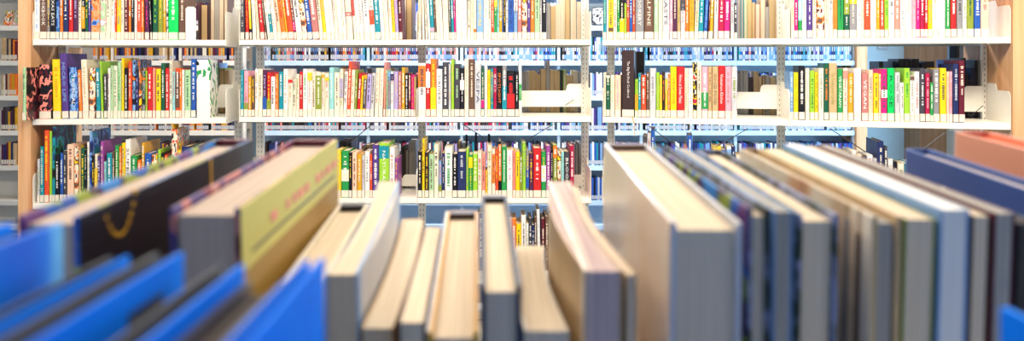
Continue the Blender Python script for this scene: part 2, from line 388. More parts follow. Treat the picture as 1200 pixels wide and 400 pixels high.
# rows: x0 x1 top colour [options]   options: t=title colour, l=lean px, T=text_with_underscores, b=band colour:from:to, d=depth, y=set back, p=paperback
ROWS = {
('A', 0, 0): """38 46 . white t=lightblue;46 54.5 . brown T=COOKBOOK t=white;54.5 58 . grey b=navy:.25:.45;58 65 . black T=TEXAS_EATS t=white;65 69 . sea;69 73 . orange;
73.5 79.5 . navy t=white;79.5 85 . red;85 91 . plum t=lilac;91 95 . cream;95 99.5 . black b=mustard:.2:.6;99.5 103 . darkgreen;103 106 . purple;106 116.5 . desert;116.5 123.5 . floral;
123.5 129 . cream t=brown;129 134 . white;134 136 . redorange;136 141 . yellow;141 145 . cream;145 150 . maroon t=cream;150 153.5 . orange;153.5 157 . black;157 160 . white;
160 165 . redorange t=white;165 168 . orange;168 174.5 . plum t=magenta l=-3;174.5 178 . black l=-3;178 184.5 . darkgreen t=lime;184.5 190.5 . olive;190.5 194 . mustard;194 196.5 . mono;
196.5 208.5 . brightgreen t=white;209 217 . brown t=cream""",
('A', 1, 0): """45.5 60 76 animal l=-2 d=.21;61 71 70 yellow l=-4 t=mustard d=.2;71 80.5 63 purple l=-3 T=MICRO_LIFE t=lightblue d=.27;
81 91 79 sea T=TROPICAL t=white l=-1;91.5 96 82 orange l=-2;96.5 103.5 70 cream l=-2 t=tan d=.22;104 111 80 food d=.19;111.5 117.5 80 teal t=white l=-2;118 121 72 lime d=.25 l=-2;121.5 125.5 87 charcoal l=-1;
126 129 80 white;129 132 77 palegreen;132 137 77 cream t=green;137 141.5 73 palegreen t=green;141.5 144.8 68 yellow d=.2;145 149.5 80 black t=white;150 154 72 redorange;154.3 158 70 night d=.24;158.3 162 88 navy t=lilac;
162.3 165.5 80 food;165.8 169.5 83 forest;169.8 172 83 lime;172.3 178 79 red t=white;178.3 181.5 80 salmon;182 188 81 yellow t=charcoal;188.3 193 74 darkgreen t=white;193.3 198 80 red t=white;
198.3 201.5 71 cream;201.7 205 84 aqua;205.2 210 80 redorange b=brown:.2:.9;210.2 212.5 81 orange;212.8 215.5 82 white;215.8 223 82 palegreen t=darkgreen;223.3 229.3 69 blue t=white d=.22;229.6 246 70 panda d=.14""",
('A', 2, 0): """43 46 187 palegrey;46.3 51 172 teal;51.3 57 153 redorange d=.22;57.3 60.5 154 lime;60.8 64 149 spiral d=.28;64.3 69 182 black t=white;69.3 73.5 180 blue;73.8 77.3 177 charcoal;77.6 86 170 peach t=brown d=.21;
86.3 91 172 food;91.3 94 176 tan;94.3 98.5 174 darkgreen;98.8 101 176 black;101.3 104 167 white;104.3 107 154 sea d=.29;107.3 110 182 black;110.3 114 181 cream b=yellow:.2:.7;114.3 117 183 purple;117.3 121 166 violet d=.24;
121.3 124 190 aqua;124.3 131 180 teal t=white d=.2;131.3 134 178 brown;134.3 139 171 green;139.3 142 172 orange;142.3 146 168 yellow;146.3 152.5 164 white T=SUPERB t=charcoal d=.26;152.8 160 183 green t=white;160.3 165 188 orange;
165.3 169 168 mustard d=.27;169.3 177 180 blue t=white;177.3 184 182 food;184.3 188 176 lime;188.3 192 180 black;192.3 196 182 redorange;196.3 200 181 darkbrown;200.3 207 152 mural d=.2;207.3 212 176 yellow;212.3 222 172 navy d=.2;222.3 228 176 charcoal;
228.3 236 170 darkgreen d=.22;236.3 243 174 forest;243.3 250 176 grey""",
('B', 0, 0): """280.5 286 . charcoal l=-1 t=palegrey;286 291.5 . red l=-2 t=orange;291.5 295 . black b=yellow:.2:.75 l=-3;295 300 . white l=-3;300 304 . cream l=-4;304 310 . red l=-5 t=white;310 312.5 . brown l=-6;
312.8 317 . white l=-7;317 320.5 . teal b=white:.5:.95 l=-7;320.5 325 . white l=-7;325 330 . peach l=-7;330 335.5 . orange t=red l=-7;335.5 338 . mustard l=-7;338 344.5 . redorange t=white l=-7;344.5 347.5 . maroon b=magenta:.17:.35 l=-7;
347.5 354.5 . white t=charcoal l=-7;354.5 361 . food l=-7;361 366.5 . blue t=white l=-7;366.5 374.5 . rose t=white l=-7;374.5 379 . cream l=-6;379 383 . yellow l=-6;383 388 . white l=-6 t=cream;388 392.5 . white l=-6 t=peach;
392.5 397 . cream l=-5 t=pink;397 402 . white l=-5 t=cream;402 406.5 . white l=-5 t=tan;406.5 414 . cream l=-4 b=rose:.42:.5 t=cream;414 418 . white b=red:.45:.95 l=-5;418 422 . white l=-5 t=cream;422 427 . white l=-5;
427 434.5 . white t=charcoal l=-4;434.5 440 . white b=redorange:.28:.55 l=-4;440 446.5 . teal l=-4 t=white;446.5 451 . white l=-4 t=cream;451 456.5 . cream l=-4 t=pink;456.5 460 . white l=-3;460 463.5 . yellow l=-3;463.5 467.5 . lilac l=-3;467.5 471.5 . maroon l=-2""",
('B', 0, 1): """490 493.5 . cream l=-3 t=tan;493.5 497.5 . white l=-3 t=tan;497.5 501 . cream l=-3;501 504.5 . white l=-3 t=palegreen;504.5 509.5 . teal l=-3 t=white b=pink:.15:.22;509.5 512 . brown l=-3;512 516 . cream l=-3 t=pink;516 519.5 . white l=-3;
519.5 526.5 . cream l=-2 t=peach;526.5 529 . charcoal l=-2;529 532.5 . teal l=-2;532.5 534.5 . magenta l=-2;534.5 541 . white l=-1 t=palegreen;541 547.5 . white l=-1 t=pink;547.5 551.5 . cream;551.5 555 . cream t=palegreen;555 558 . orange b=cream:.2:.8;
558 566.5 . lightblue T=ADVENTURE t=yellow;566.5 572 . white t=tan;572 575.5 . cream;575.5 579 . redorange;579 582.5 . green b=yellow:.6:.95;582.5 585 . aqua;585 588.5 . mustard;588.5 590 . blue;590 592.5 . black;592.5 595.5 . white t=navy;595.5 602 . blue t=navy;
602 606.5 . lightblue b=white:.55:.85;606.5 611.5 . rose;611.5 618 . food;618 621.5 . purple t=white;621.5 626.5 . orange t=cream;626.5 632.5 . palegreen t=charcoal;632.5 635 . palegrey;635 640.5 . black t=white""",
('D', 0, 0): """705.5 710.5 . teal t=palegreen;710.7 713 . white;713 718.5 . yellow b=brown:.15:.22;718.5 723 . cream t=rose;723 726 . green t=white;726 731.5 . black b=yellow:.12:.4 t=cream;731.5 734.2 4 lime;734.2 737.5 . redorange t=white;737.5 741 . blue b=red:.9:.98;741 744.3 . redorange;
744.5 754.5 . grey T=COOKERY t=white;755 766 . brown T=ALPINE t=cream;766.3 771.5 . palegreen t=white;771.5 776 . cream t=pink;776 784.5 . palegrey T=FEASTS t=charcoal;784.7 788.5 . pink t=white;788.5 793.3 . plum;793.5 797.3 . tan t=olive;797.5 803 . palegrey b=charcoal:.5:.95;
803 807.5 . orange t=white;807.5 813.5 . mustard t=orange;813.5 818 . cream t=orange l=2;818 824 . teal t=white l=2;824 828.5 . blue t=lightblue l=3;828.5 831 . maroon l=2;831 835.3 . mustard l=2;835.5 841.3 . white t=charcoal l=1;841.5 848.5 . crimson t=white l=1;848.5 855 . magenta t=white l=1;
855 860.5 . palegrey t=grey;860.7 863.8 3 charcoal t=white""",
('D', 0, 1): """927 931 . cream t=tan;931 935.3 . magenta t=white;935.5 940 . green b=aqua:.3:.95;940 945.5 . white t=tan;945.7 952.3 . purple t=white;952.5 957 . cream;957.2 966.3 . food;966.5 971.3 . cream b=salmon:.7:.98;971.5 976.3 . white t=charcoal;976.5 981.3 . cream b=orange:.15:.95;
981.5 989 . green t=darkgreen;989.2 995.5 . darkgreen b=olive:.4:.65 t=white;995.7 1004 . grey b=yellow:.6:.95;1004.2 1010 . white T=BANQUET t=rose;1010.2 1013 . cream;1013.2 1020.3 . redorange t=white;1020.5 1027.3 . white t=palegrey;1027.5 1031.2 . mustard;1031.4 1036.5 . redorange t=white;
1036.7 1041.3 . lime t=green;1041.5 1048.5 . white t=charcoal;1048.7 1055 . salmon t=white;1055.2 1061 . white t=grey;1061.2 1069 . white t=tan;1069.2 1074 . pink;1074.2 1078.3 . magenta t=pink;1078.5 1083.5 . crimson t=white;1083.7 1088 . red t=white;1088.2 1093 . yellow;1093.2 1099.5 . white t=tan;
1099.7 1108.3 . white t=palegrey;1108.5 1114.3 . green t=white;1114.5 1121.3 . red t=white;1121.5 1128.3 . grey t=charcoal;1128.5 1133.3 . white;1133.5 1142 . olive t=darkgreen;1142.2 1149.8 . blue t=white;1150 1159.5 . peach t=rose""",
('B', 1, 0): """280 285 82 teal t=aqua;285.2 290.3 83 pink b=olive:.16:.3;290.5 294.3 90 mustard;294.5 298 89 brown;298.2 302.3 81 white t=tan;302.5 307.3 81 cream t=brown;307.5 312 82 plum b=blue:.15:.42 t=lilac;312.2 317 85 red b=olive:.15:.4 t=yellow;317.2 322 90 white t=charcoal;322.2 326 87 orange;
326.2 331.5 84 teal t=white;331.7 337 81 white t=tan;337.2 342.5 93 cream b=red:.9:.99;342.7 346.3 93 cream;346.5 350.3 87 cream t=olive;350.5 354.5 84 red t=white;354.7 360 81 white t=green;360.2 365.3 84 white b=yellow:.8:.98 t=salmon;365.5 369.5 85 cream;369.7 376.5 85 cream b=olive:.17:.93 t=white;
376.7 380.3 85 cream b=mustard:.88:.95;380.5 385.3 86 cream b=yellow:.82:.9;385.5 391 79 aqua t=white d=.2;391.2 397.8 85 cream t=brown;398 401.8 81 cream b=lilac:.4:.8;402 405.8 84 white t=charcoal l=2;406 410 72 redorange l=2 d=.22;410.2 414.3 82 cream t=orange l=2;414.5 417.3 82 olive l=2;
417.5 421.3 86 red t=white l=3;421.5 424 89 yellow l=3;424.2 427.5 88 mustard b=charcoal:.2:.9 l=3;427.7 433 87 lilac t=navy l=3;433.2 437.5 86 palegrey l=3;437.7 443 80 cream t=salmon l=2;443.2 448 80 cream t=pink l=2;448.2 451.3 73 salmon l=1;451.5 454 82 palegreen;454.2 457.3 84 lightblue b=grey:.2:.8;
457.5 461.3 84 white b=navy:.8:.95;461.5 466.3 84 lilac;466.5 470.3 84 rose t=cream;470.5 474.3 79 mustard;474.5 478.3 86 black t=white;478.5 481.3 86 maroon;481.5 485 88 magenta t=orange;485.2 487 90 tan""",
('B', 1, 1): """490 498.8 74 white b=orange:.55:.95 t=charcoal;499 504 75 red b=white:.55:.85 t=white;504.3 511 69 orange b=yellow:.1:.5 t=yellow;511.2 518.3 81 white T=DRIVERS t=charcoal;518.5 525.3 73 charcoal t=white;525.5 528.3 75 palegrey;528.5 532 70 lime;532.2 538.8 75 charcoal t=palegreen;539 544 80 black b=white:.55:.75 t=white;
544.2 549.3 69 cream t=salmon;549.5 556 70 brown t=cream;556.2 563.8 75 palegrey T=VESPA t=navy;564 567.3 80 darkgreen b=magenta:.18:.35;567.5 571 74 white t=palegreen;571.2 574.8 82 yellow t=mustard;575 578 81 teal;578.2 582 80 crimson t=white;582.2 588.3 77 black T=SPOTLIGHT t=orange;588.5 593.8 77 grey b=teal:.1:.6;
594 603.3 83 black b=red:.18:.5 t=red;603.5 608 84 black t=white;608.2 611.3 73 white b=green:.3:.6 t=palegreen""",
('B', 2, 0): """330 337 178 white;337.2 343 176 cream;343.2 350 180 olive;350.2 356 175 blue;356.2 362 180 cream;362.2 368 178 peach;368.2 375 176 white;375.2 382 179 red;382.2 388 178 teal;388.3 393.5 180 cream;393.7 399.5 176 yellow;399.7 408.8 177 green b=cream:.35:.6 t=white;409 412 179 black;412.2 418 179 peach t=brown;418.2 423.8 181 mustard;
424 427 182 palegrey;427.2 433 178 white;433.2 436 181 redorange;436.2 443.8 170 purple t=white d=.21;444 455.8 168 lime b=teal:.72:.95 T=NATURAL t=white d=.22;456 462.3 173 white t=rose d=.2;462.5 466 186 violet""",
('B', 2, 1): """488.8 494.3 178 black t=cream;494.5 497.5 163 yellow;497.7 502.3 179 darkbrown;502.5 508.3 181 palegreen;508.5 513.8 170 cream d=.22;514 517.5 189 lightblue b=olive:.1:.35;517.7 521 180 navy;521.2 530 173 white t=green d=.2;530.2 535.8 181 black t=white;536 546 178 navy t=palegrey d=.2;546.2 549 175 lime;549.2 553.8 182 green b=yellow:.7:.95;
554 559.8 181 lime t=cream;560 564.5 179 cream t=red;564.7 568.8 181 salmon;569 571 200 yellow;571.2 576.3 171 cream d=.22;576.5 580.3 175 cream b=orange:.3:.9;580.5 584 175 redorange;584.2 587.5 166 black b=orange:.3:.95 d=.2;587.7 593.8 172 green t=white d=.21;594 600.8 176 white t=pink d=.2;601 604 177 salmon;604.2 609 178 yellow t=charcoal;
609.2 612 182 olive;612.2 616.3 168 lime d=.22;616.5 620 176 grey b=blue:.2:.6;620.2 624.8 180 plum;625 634.3 174 red t=white d=.22;634.5 639.8 178 green b=white:.35:.7;640 645.3 171 violet d=.2;645.5 648 176 black;648.2 653 170 olive b=orange:.75:.98 d=.2;653.2 657.5 178 food;657.7 661 178 aqua;661.2 667.8 178 charcoal T=BLOOM t=white d=.2;668 673 171 crimson t=white d=.2""",
('B', 3, 1): """560 567 250 navy;567.2 574 254 cream;574.2 581 251 red;581.2 588 256 teal;588.2 594 252 white;594.2 599.8 257 peach;600 604.8 257 orange;605 610.8 263 yellow;611 616.5 253 white t=brown;616.7 619.5 262 white;619.8 623.3 256 charcoal;623.5 626 264 navy;626.2 629 255 brown;629.2 634 246 white t=palegrey l=-3;634.5 638.5 257 maroon;
639 643 254 brown;643.2 650 258 cream;650.2 657 252 green""",
('D', 1, 0): """704.5 710 85 cream t=tan;710.2 714.8 88 darkgreen b=cream:.93:.99 t=cream;715 720 88 cream t=palegreen;720.3 727.5 88 peach t=pink;728.5 743.5 59 darkbrown T=The_Big_Fat_Duck_Cookbook t=white d=.2;744 747.8 93 lime b=mustard:.2:.6;748 751 86 teal;751.2 757 88 redorange t=white;757.2 761 84 brown t=cream;761.2 768.8 80 palegrey t=grey;
769 772.8 85 lime;773 775.8 88 yellow;776 779.3 84 darkbrown t=orange;779.5 782.3 93 yellow;782.5 785.3 87 orange;785.5 793 78 yellow T=COMFORT_FOOD t=orange;793.2 802 78 red T=Home_at_Seven_Plates t=white;802.2 806.3 80 cream t=tan;806.5 812 80 white T=STEP_BY_STEP t=grey;812.2 816.8 73 stripes;817 822 73 cream t=brown;822.3 829.8 78 pink b=green:.18:.5 t=white;
830 834.3 78 tan t=brown;834.5 841.8 78 tan T=GOOD_FOOD t=darkbrown;842 849.8 77 red T=Vietnamese_Kitchen t=white;850 857 78 pink t=rose;857.2 864 78 palegrey""",
('D', 1, 1): """923.3 930 84 lightblue t=white;930.3 935.8 85 yellow t=mustard;936.3 943.5 77 black t=white;944 949 80 cream t=pink;949.5 955 83 lime t=darkgreen;955.2 959 85 yellow t=brown;959.5 965.8 80 cream t=grey;966 971.3 74 darkgreen t=orange;971.6 981.3 74 tan T=The_Food_Lovers_Larder t=olive;981.6 988 81 green T=VEGETARIAN t=white;988.2 994 80 cream b=salmon:.8:.95 t=salmon;
994.2 1000.3 86 mustard t=cream;1001 1009.8 80 white t=palegrey;1010.2 1017.8 86 rose T=VEGAN t=white;1018 1023.8 82 peach t=grey;1024 1030 86 yellow t=brown;1030.2 1032.5 87 peach;1032.8 1039.8 81 magenta b=white:.45:.6 t=darkgreen;1040.3 1048.5 80 brightgreen T=ROSE t=darkgreen;1049 1055 85 palegrey t=grey;1055.3 1059.8 97 white;1060 1066.8 80 lime t=green;
1067 1071.8 89 white b=brown:.9:.99;1072 1078 84 white t=rose;1078.3 1084.3 80 charcoal t=white;1084.6 1090 86 crimson t=pink;1090.2 1094 97 green;1094.3 1101.5 81 grey;1102 1109.5 80 yellow t=charcoal;1109.8 1112.8 84 peach;1113 1117 84 pink t=salmon;1117.3 1123.8 75 navy t=palegrey d=.19;1124 1131 71 maroon t=cream d=.19""",
('D', 2, 0): """706 713 186 cream;713.3 720 184 white;720.3 727 188 olive;727.3 735 186 peach;735.3 742 184 lightblue;742.3 749 188 yellow;749.3 753 180 teal;753.3 758 160 charcoal t=white d=.2;758.3 762.8 156 palegrey;763 766.8 152 blue d=.22;767.3 775 186 cream;775.3 783 188 brown;783.3 790 186 white;790.3 798 188 green;798.3 801 182 cream;
801.3 805.3 172 red;805.6 811.5 159 blue d=.2;812 820 186 tan;820.3 828 188 navy;828.3 835 186 palegrey;835.3 845.5 172 yellow;846 851.8 176 blue;852 857 172 white b=lightblue:.7:.95;857.3 862 172 navy;862.3 870 182 cream;870.3 878 186 salmon;878.3 886 184 white;886.3 894 188 teal;894.3 902 186 cream;902.3 912 188 rose;912.3 921 186 white""",
('D', 2, 1): """928 935 190 cream;935.3 942 192 navy;942.3 950 190 white;950.3 957 193 red;957.3 965 190 olive;965.3 973 192 cream;973.3 980 188 grey;980.3 988 183 brown;988.3 993 178 tan;993.3 998 180 black;998.3 1004 177 white t=charcoal;1004.3 1010 181 cream;1010.3 1016 183 darkbrown;1016.3 1023 182 white;1023.3 1028 186 palegrey;
1028.5 1036 166 navy d=.2;1036.3 1041 172 charcoal;1041.3 1047 187 white;1047.3 1052 190 black;1052.3 1060 192 cream;1060.3 1068 192 teal;1068.3 1077 192 white;1077.3 1086 194 maroon;1086.3 1095 192 cream;1095.3 1104 192 grey;1104.3 1113 194 palegrey;1113.3 1122 192 navy;1122.3 1131 194 white;1131.3 1140 192 green""",
}
RNG = dict(A=RA, B=RB, D=RD); ALL = []
ORD = 'zeroth first second third fourth fifth sixth seventh eighth ninth tenth eleventh twelfth thirteenth fourteenth fifteenth sixteenth seventeenth eighteenth nineteenth twentieth'.split()
def ordn(n):
    if n <= 20: return ORD[n]
    t, u = divmod(n, 10); T = {2: 'twent', 3: 'thirt', 4: 'fort', 5: 'fift'}[t]
    return T+'ieth' if u == 0 else T+'y-'+ORD[u]
def cname(c): return PHOTOWORD.get(c) or NICE.get(c, c)
def short(c): return {'desert': 'desert-picture', 'leafy': 'leafy', 'food': 'brown picture', 'night': 'black picture', 'spiral': 'teal picture', 'animal': 'black and red', 'floral': 'floral',
    'panda': 'black and white', 'sea': 'blue picture', 'mural': 'orange mural', 'forest': 'dark green picture', 'stripes': 'patterned', 'mono': 'grey picture'}.get(c) or NICE.get(c, c)
for key, text in ROWS.items():
    rk, row, bay = key; R = RNG[rk]; z = R.zs[row]
    ent = [e.split() for e in text.replace('\n', '').split(';') if e.strip()]
    bayw = BAYWORD[(rk, bay)]; seen = {}
    infos = []
    for e in ent:
        o = dict(kv.split('=') for kv in e[4:] if '=' in kv)
        infos.append((float(e[0]), float(e[1]), e[2], e[3], o))
    labels = []; prev = None
    for i, (x0, x1, top, col, o) in enumerate(infos):
        size = 'wide ' if x1-x0 > 8.2 else 'thin ' if x1-x0 < 3.3 else ''
        ti = o.get('t'); pre = size+cname(col)
        if 'b' in o: pre += ' and '+NICE.get(o['b'].split(':')[0], o['b'].split(':')[0])
        a = short(infos[i-1][3]) if i else None; b = short(infos[i+1][3]) if i+1 < len(infos) else None
        bt = ('between %s and %s ones' % (a, b)) if a and b else ('beside the %s one' % (b or a))
        if a and a == b: bt = 'between two %s ones' % a
        labels.append(['%s book %s, %s, %s' % (pre, bt, ROWWORD[row], bayw), pre])
    for i, (x0, x1, top, col, o) in enumerate(infos):
        lb, pre = labels[i]
        if sum(1 for q in labels if q[0] == lb) > 1 or len(lb.split()) > 16:
            lb = '%s book, %s from left, %s, %s' % (size+cname(col) if 'b' in o else pre, ordn(i+1), ROWWORD[row], bayw)
        u0, u1 = R.u(x0, .006), R.u(x1, .006); D = R.depth((u0+u1)/2, .006)
        lo_, hi_ = R.bays[bay]+.0034, R.bays[bay+1]-.0034
        u0 = max(u0, lo_); u1 = min(u1, hi_)
        h = random.uniform(.25, .272) if top == '.' else (HY-float(top))*D/F - z
        l = float(o.get('l', 0)); a = math.atan(l/58)
        if a: h /= math.cos(a)
        if i and prev:
            pu, pa, ph = prev
            hm = min(h, ph)
            # a bigger tilt than the neighbour's would cut into it: share the tilt, then start further right
            if math.tan(pa)-math.tan(a) > .02: a = math.atan(math.tan(pa)-.02)
            u0 = max(u0, pu+.0004, pu+.0004+hm*(math.tan(pa)-math.tan(a)))
        if a < 0 and i == 0: u0 = u0-h*math.tan(a)*.9 if key[2] == 0 and False else u0
        u1 = max(u1, u0+.003)
        if i == 0 and a < 0: a = 0
        if u1+h*max(0, math.tan(a)) > hi_: a = 0; u1 = min(u1, hi_)
        prev = (u1, a, h)
        um = (u0+u1)/2; t = ((u1-u0)-.0003)*math.cos(a)
        d = min(.228, float(o.get('d', random.uniform(.155, .185))))
        band = None
        if 'b' in o: q = o['b'].split(':'); band = (q[0], float(q[1]), float(q[2]))
        if l == 0 and random.random() < .3: pass
        bk = make_book(t, h, d, col, o.get('t', 'auto'), o['T'].replace('_', ' ') if 'T' in o else None, hard=t > .014 or random.random() < .4,
                       paper=random.choice(['paper', 'paper', 'paper_tan']), band=band)
        bk.name = 'book'
        yt = 0 if top == '.' else float(top)
        bot = [44, 138, 232, 330][row]
        if row == 2: bot = 232 if rk == 'B' and x0 > 393 else min(bot, 165+(x0-40)*-.1+60) if rk == 'A' else 176
        if row == 2 and rk == 'A': bot = 232-max(0, (x0-70))*.27
        if row == 3: bot = 286 if 600 < x0 < 636 else 0
        ALL.append((x1-x0, max(0, bot-yt), False, bk))
        tag(bk, lb, 'book', 'books on the %s of the %s' % (ROWWORD[row], bayw))
        R.place(bk, um, .006+random.uniform(0, .005), z+.0004)
        if a:
            rz = bk.rotation_euler.z
            mw = Matrix.Translation(bk.location) @ Matrix.Rotation(rz, 4, 'Z') @ Matrix.Rotation(a, 4, 'Y')
            # keep the lower corner on the shelf
            bk.matrix_world = Matrix.Translation((0, 0, abs(math.sin(a))*t/2)) @ mw
        if 'r' in o: bk.rotation_euler.z += math.radians(float(o['r']))

# the sage green picture book sticking out past the wooden end panel
u, y = .0105, -.10
th = math.atan2(.012-u+.012, .10)
bk = make_book(.013, (HY-79)*3.5/F-ZA[1], .215, 'palegreen', title='darkgreen', hard=True)
MB().box((.0058, .01, .0), (.0069, .213, (HY-79)*3.5/F-ZA[1])).build('cover_art', 'animal', bk)
RA.place(bk, u, y, ZA[1]+.0005, 0)
tag(bk, 'sage green picture book jutting out past the wooden end panel, middle shelf', 'book')

# books standing on the far side of the stacks, fore-edges towards us
BACK = {
('A', 0, 0): "232 236 4 maroon paper_dark;236 243 6 brown paper_tan;243 247 3 maroon paper_dark;247 251 -3 tan paper;251 257 -4 grey paper_grey;257 262 -4 tan paper;262 267 -3 brown paper",
('A', 1, 0): "247 251.5 70 maroon paper_dark;251.5 257 74 lightblue paper_grey;257 263 80 olive paper_tan;263 268 82 tan paper_tan",
('A', 2, 0): "236 241 168 black paper_dark;241 246 170 black paper_grey;246 252 167 darkgreen paper_grey;252 258 170 black paper_dark;258 264 172 grey paper_grey",
('B', 0, 0): "471 476 -5 tan paper;476 483 -5 brown paper_tan",
('B', 0, 1): "641 645.5 3 grey paper_grey;645.5 651 7 tan paper_tan;651 657 5 white paper;657 662 -4 cream paper;662 668 -6 brown paper_tan;668 676 -6 grey paper;676 683 2 cream paper",
('B', 1, 1): "612 616 84 grey paper_grey;616 620 84 cream paper_grey;620 629 83 tan paper_tan;629 633.5 87 tan paper_tan;633.5 640 81 brown paper_tan;640 644.5 71 grey paper_grey;644.5 650 82 tan paper_tan;650 656 83 tan paper_tan;656 660 82 darkgreen paper_dark;660 664 82 lime paper;664 668 88 tan paper_tan;668 672 89 grey paper_tan;672 677 83 cream paper;677 682 84 grey paper_grey",
('B', 1, 0): "400 407 77 charcoal paper_tan;430 436 80 grey paper_grey;455 462 80 brown paper_tan",
('B', 2, 0): "398 406 166 brown paper_dark;406 412 166 charcoal paper_dark;424 430 172 brown paper_tan;430 436 172 tan paper_tan;466 470 180 charcoal paper_grey;470 475 173 brown paper_dark;475 479 176 brown paper_grey;479 487 166 grey paper_grey",
('B', 2, 1): "536 540 168 brown paper_tan;541 548 170 grey paper_grey;674 678 170 brown paper_grey;678 683 168 grey paper_grey",
('D', 0, 0): "864 868 -5 grey paper_grey;868 872 -4 teal paper_grey;872 876 -5 palegreen paper;876 881 -5 mustard paper_tan;881 885 3 brown paper_tan;885 891 4 rose paper;891 897 -4 tan paper;897 901 8 lightblue paper_grey;901 909 -5 tan paper_tan;909 916 -5 peach paper;916 921 -4 tan paper",
('D', 1, 0): "742.5 755 60 black paper_dark;863 867 85 grey paper_grey;867 871 83 brown paper_grey;871 877 83 grey paper_grey;877 883 91 darkbrown paper_dark;883 889 84 tan paper_tan;889 893 90 rose paper_tan;893 897 90 brown paper_tan;897 902 88 tan paper_grey;902 909 91 brown paper_tan;909 915 89 grey paper_tan",
('D', 1, 1): "1030 1035 72 black paper_dark;1046 1050 72 black paper_dark;1053 1060 69 black paper_dark;1060 1065 69 black paper_dark;1065 1070 70 black paper_dark;1070 1077 69 black paper_dark;1080 1085 74 black paper_dark;1085 1095 72 black paper_dark;1113 1119 70 blue paper_grey;1119.5 1126 72 black paper_dark;1128 1132 68 darkbrown paper_dark;1132 1135 86 black paper_dark;1135 1138 92 charcoal paper_dark;1138 1142 80 blue paper_dark;1142 1146 71 charcoal paper_dark;1146 1150 70 grey paper_grey",
('D', 0, 1): "1160 1164 4 black paper_dark",
}
for key, text in BACK.items():
    rk, row, bay = key; R = RNG[rk]; z = R.zs[row]
    for i, e in enumerate(text.split(';')):
        x0, x1, top, col, pp = e.split(); x0, x1, top = float(x0), float(x1), float(top)
        off = CY+.05
        u0, u1 = R.u(x0, off), R.u(x1, off); D = R.depth((u0+u1)/2, off)
        u0 = max(u0, R.bays[bay]+.006); u1 = min(u1, R.bays[bay+1]-.006)
        if u1-u0 < .008: continue
        h = (HY-top)*D/F - z; d = min(.2, random.uniform(.17, .19))
        bk = make_book(u1-u0-.001, h, d, col, label=False, paper=pp, marks=False, hard=random.random() < .5)
        bk.name = 'book'
        tag(bk, '%s book showing its page edges, %s from left in back row, %s, %s' % (cname(col), ordn(i+1), ROWWORD[row], BAYWORD[(rk, bay)]), 'book', 'back-row books on the %s of the %s' % (ROWWORD[row], BAYWORD[(rk, bay)]))
        R.place(bk, (u0+u1)/2, off+d, z+.0004, PI); ALL.append((x1-x0, 20, True, bk))

# past the 300 books that show largest: one object for the rest (the back row, mostly hidden ones and the thinnest)
KEEP = 262
def score(e):
    w_, vis, back, o = e; return -1 if back else w_*vis
def merge(objs, name):
    vs, fs, mi, mats = [], [], [], []
    bpy.context.view_layer.update()
    for r in objs:
        for c in r.children:
            M4 = c.matrix_world; me = c.data; n = len(vs)
            vs += [tuple(M4 @ v.co) for v in me.vertices]
            idx = []
            for m in me.materials:
                if m not in mats: mats.append(m)
                idx.append(mats.index(m))
            for p in me.polygons: fs.append(tuple(n+q for q in p.vertices)); mi.append(idx[p.material_index])
    me = bpy.data.meshes.new(name); me.from_pydata(vs, [], fs)
    for m in mats: me.materials.append(m)
    me.polygons.foreach_set('material_index', mi)
    o = bpy.data.objects.new(name, me); C.objects.link(o)
    for r in objs:
        for c in list(r.children): bpy.data.objects.remove(c)
        bpy.data.objects.remove(r)
    return o
ALL.sort(key=score, reverse=True)
rest = merge([e[3] for e in ALL[KEEP:]], 'shelved_books')
tag(rest, 'remaining narrow and half-hidden books on the three cream stacks, back-row ones included', 'books', None, 'stuff')

# upright cream book supports
def book_support(R, px0, px1, row, top, label):
    u0, u1 = R.u(px0, -.002), R.u(px1, -.002); D = R.depth(u0); z = R.zs[row]; h = (HY-top)*D/F-z; r = .01
    poly = [(u0, z), (u1, z), (u1, z+h-r), (u1-r, z+h), (u0+r, z+h), (u0, z+h-r)]
    root = thing('book_support', label, 'bookend')
    m = MB().prism([(a-(u0+u1)/2, b-z) for a, b in poly], 1, -.0015, 0); m.build('face_plate', 'metal', root)
    MB().box((-(u1-u0)/2, -.0015, -.02), ((u1-u0)/2, -.0002, -.0002)).build('clip_plate', 'metal', root)
    R.place(root, (u0+u1)/2, -.0005, z+.0005)
book_support(RA, 217.5, 229.5, 0, 8, 'cream metal bookend on top shelf of leftmost bay, after the brown book')
book_support(RA, 231, 246, 1, 95, 'cream metal bookend in front of the black and white picture book, leftmost bay')

# diagonal wires of the hanging supports, thin dark things under the shelves
def wire(name, pts, r, label, cat='wire support'):
    o = MB().tube(pts, r, 6).build(name, 'wire'); tag(o, label, cat, 'wire book supports'); return o
def wirepx(a, b, D, r, label):
    p, q = P(a[0], a[1], D), P(b[0], b[1], D+.02); e = P(b[0]+(2 if b[0] > a[0] else -2), b[1]-1.5, D+.02)
    wire('wire_book_support', [p+Vector((0, 0, -.004)), p, q, e], r, label)
wirepx((437, 145), (409, 168), 3.57, .0022, 'dark diagonal wire under the middle shelf, second bay from left')
wirepx((541, 145), (568, 162), 3.57, .0022, 'dark diagonal wire under the middle shelf, middle bay, left one')
wirepx((650, 145), (616, 165), 3.57, .0022, 'dark diagonal wire under the middle shelf, middle bay, right one')
wirepx((761, 148), (797, 175), 3.47, .0022, 'dark diagonal wire under middle shelf, fourth bay, behind the blue books')
wirepx((876, 151), (838, 173), 3.38, .0022, 'dark diagonal wire under middle shelf of fourth bay, near the yellow book')
wirepx((973, 151), (1014, 178), 3.27, .0022, 'dark diagonal wire under middle shelf of rightmost bay, long one')
wirepx((1107, 156), (1082, 175), 3.2, .0022, 'dark diagonal wire under middle shelf of rightmost bay, before the wooden column')
wirepx((672, 117), (660, 125), 3.83, .0018, 'short wire clip on the cream back stop, middle bay, middle shelf')
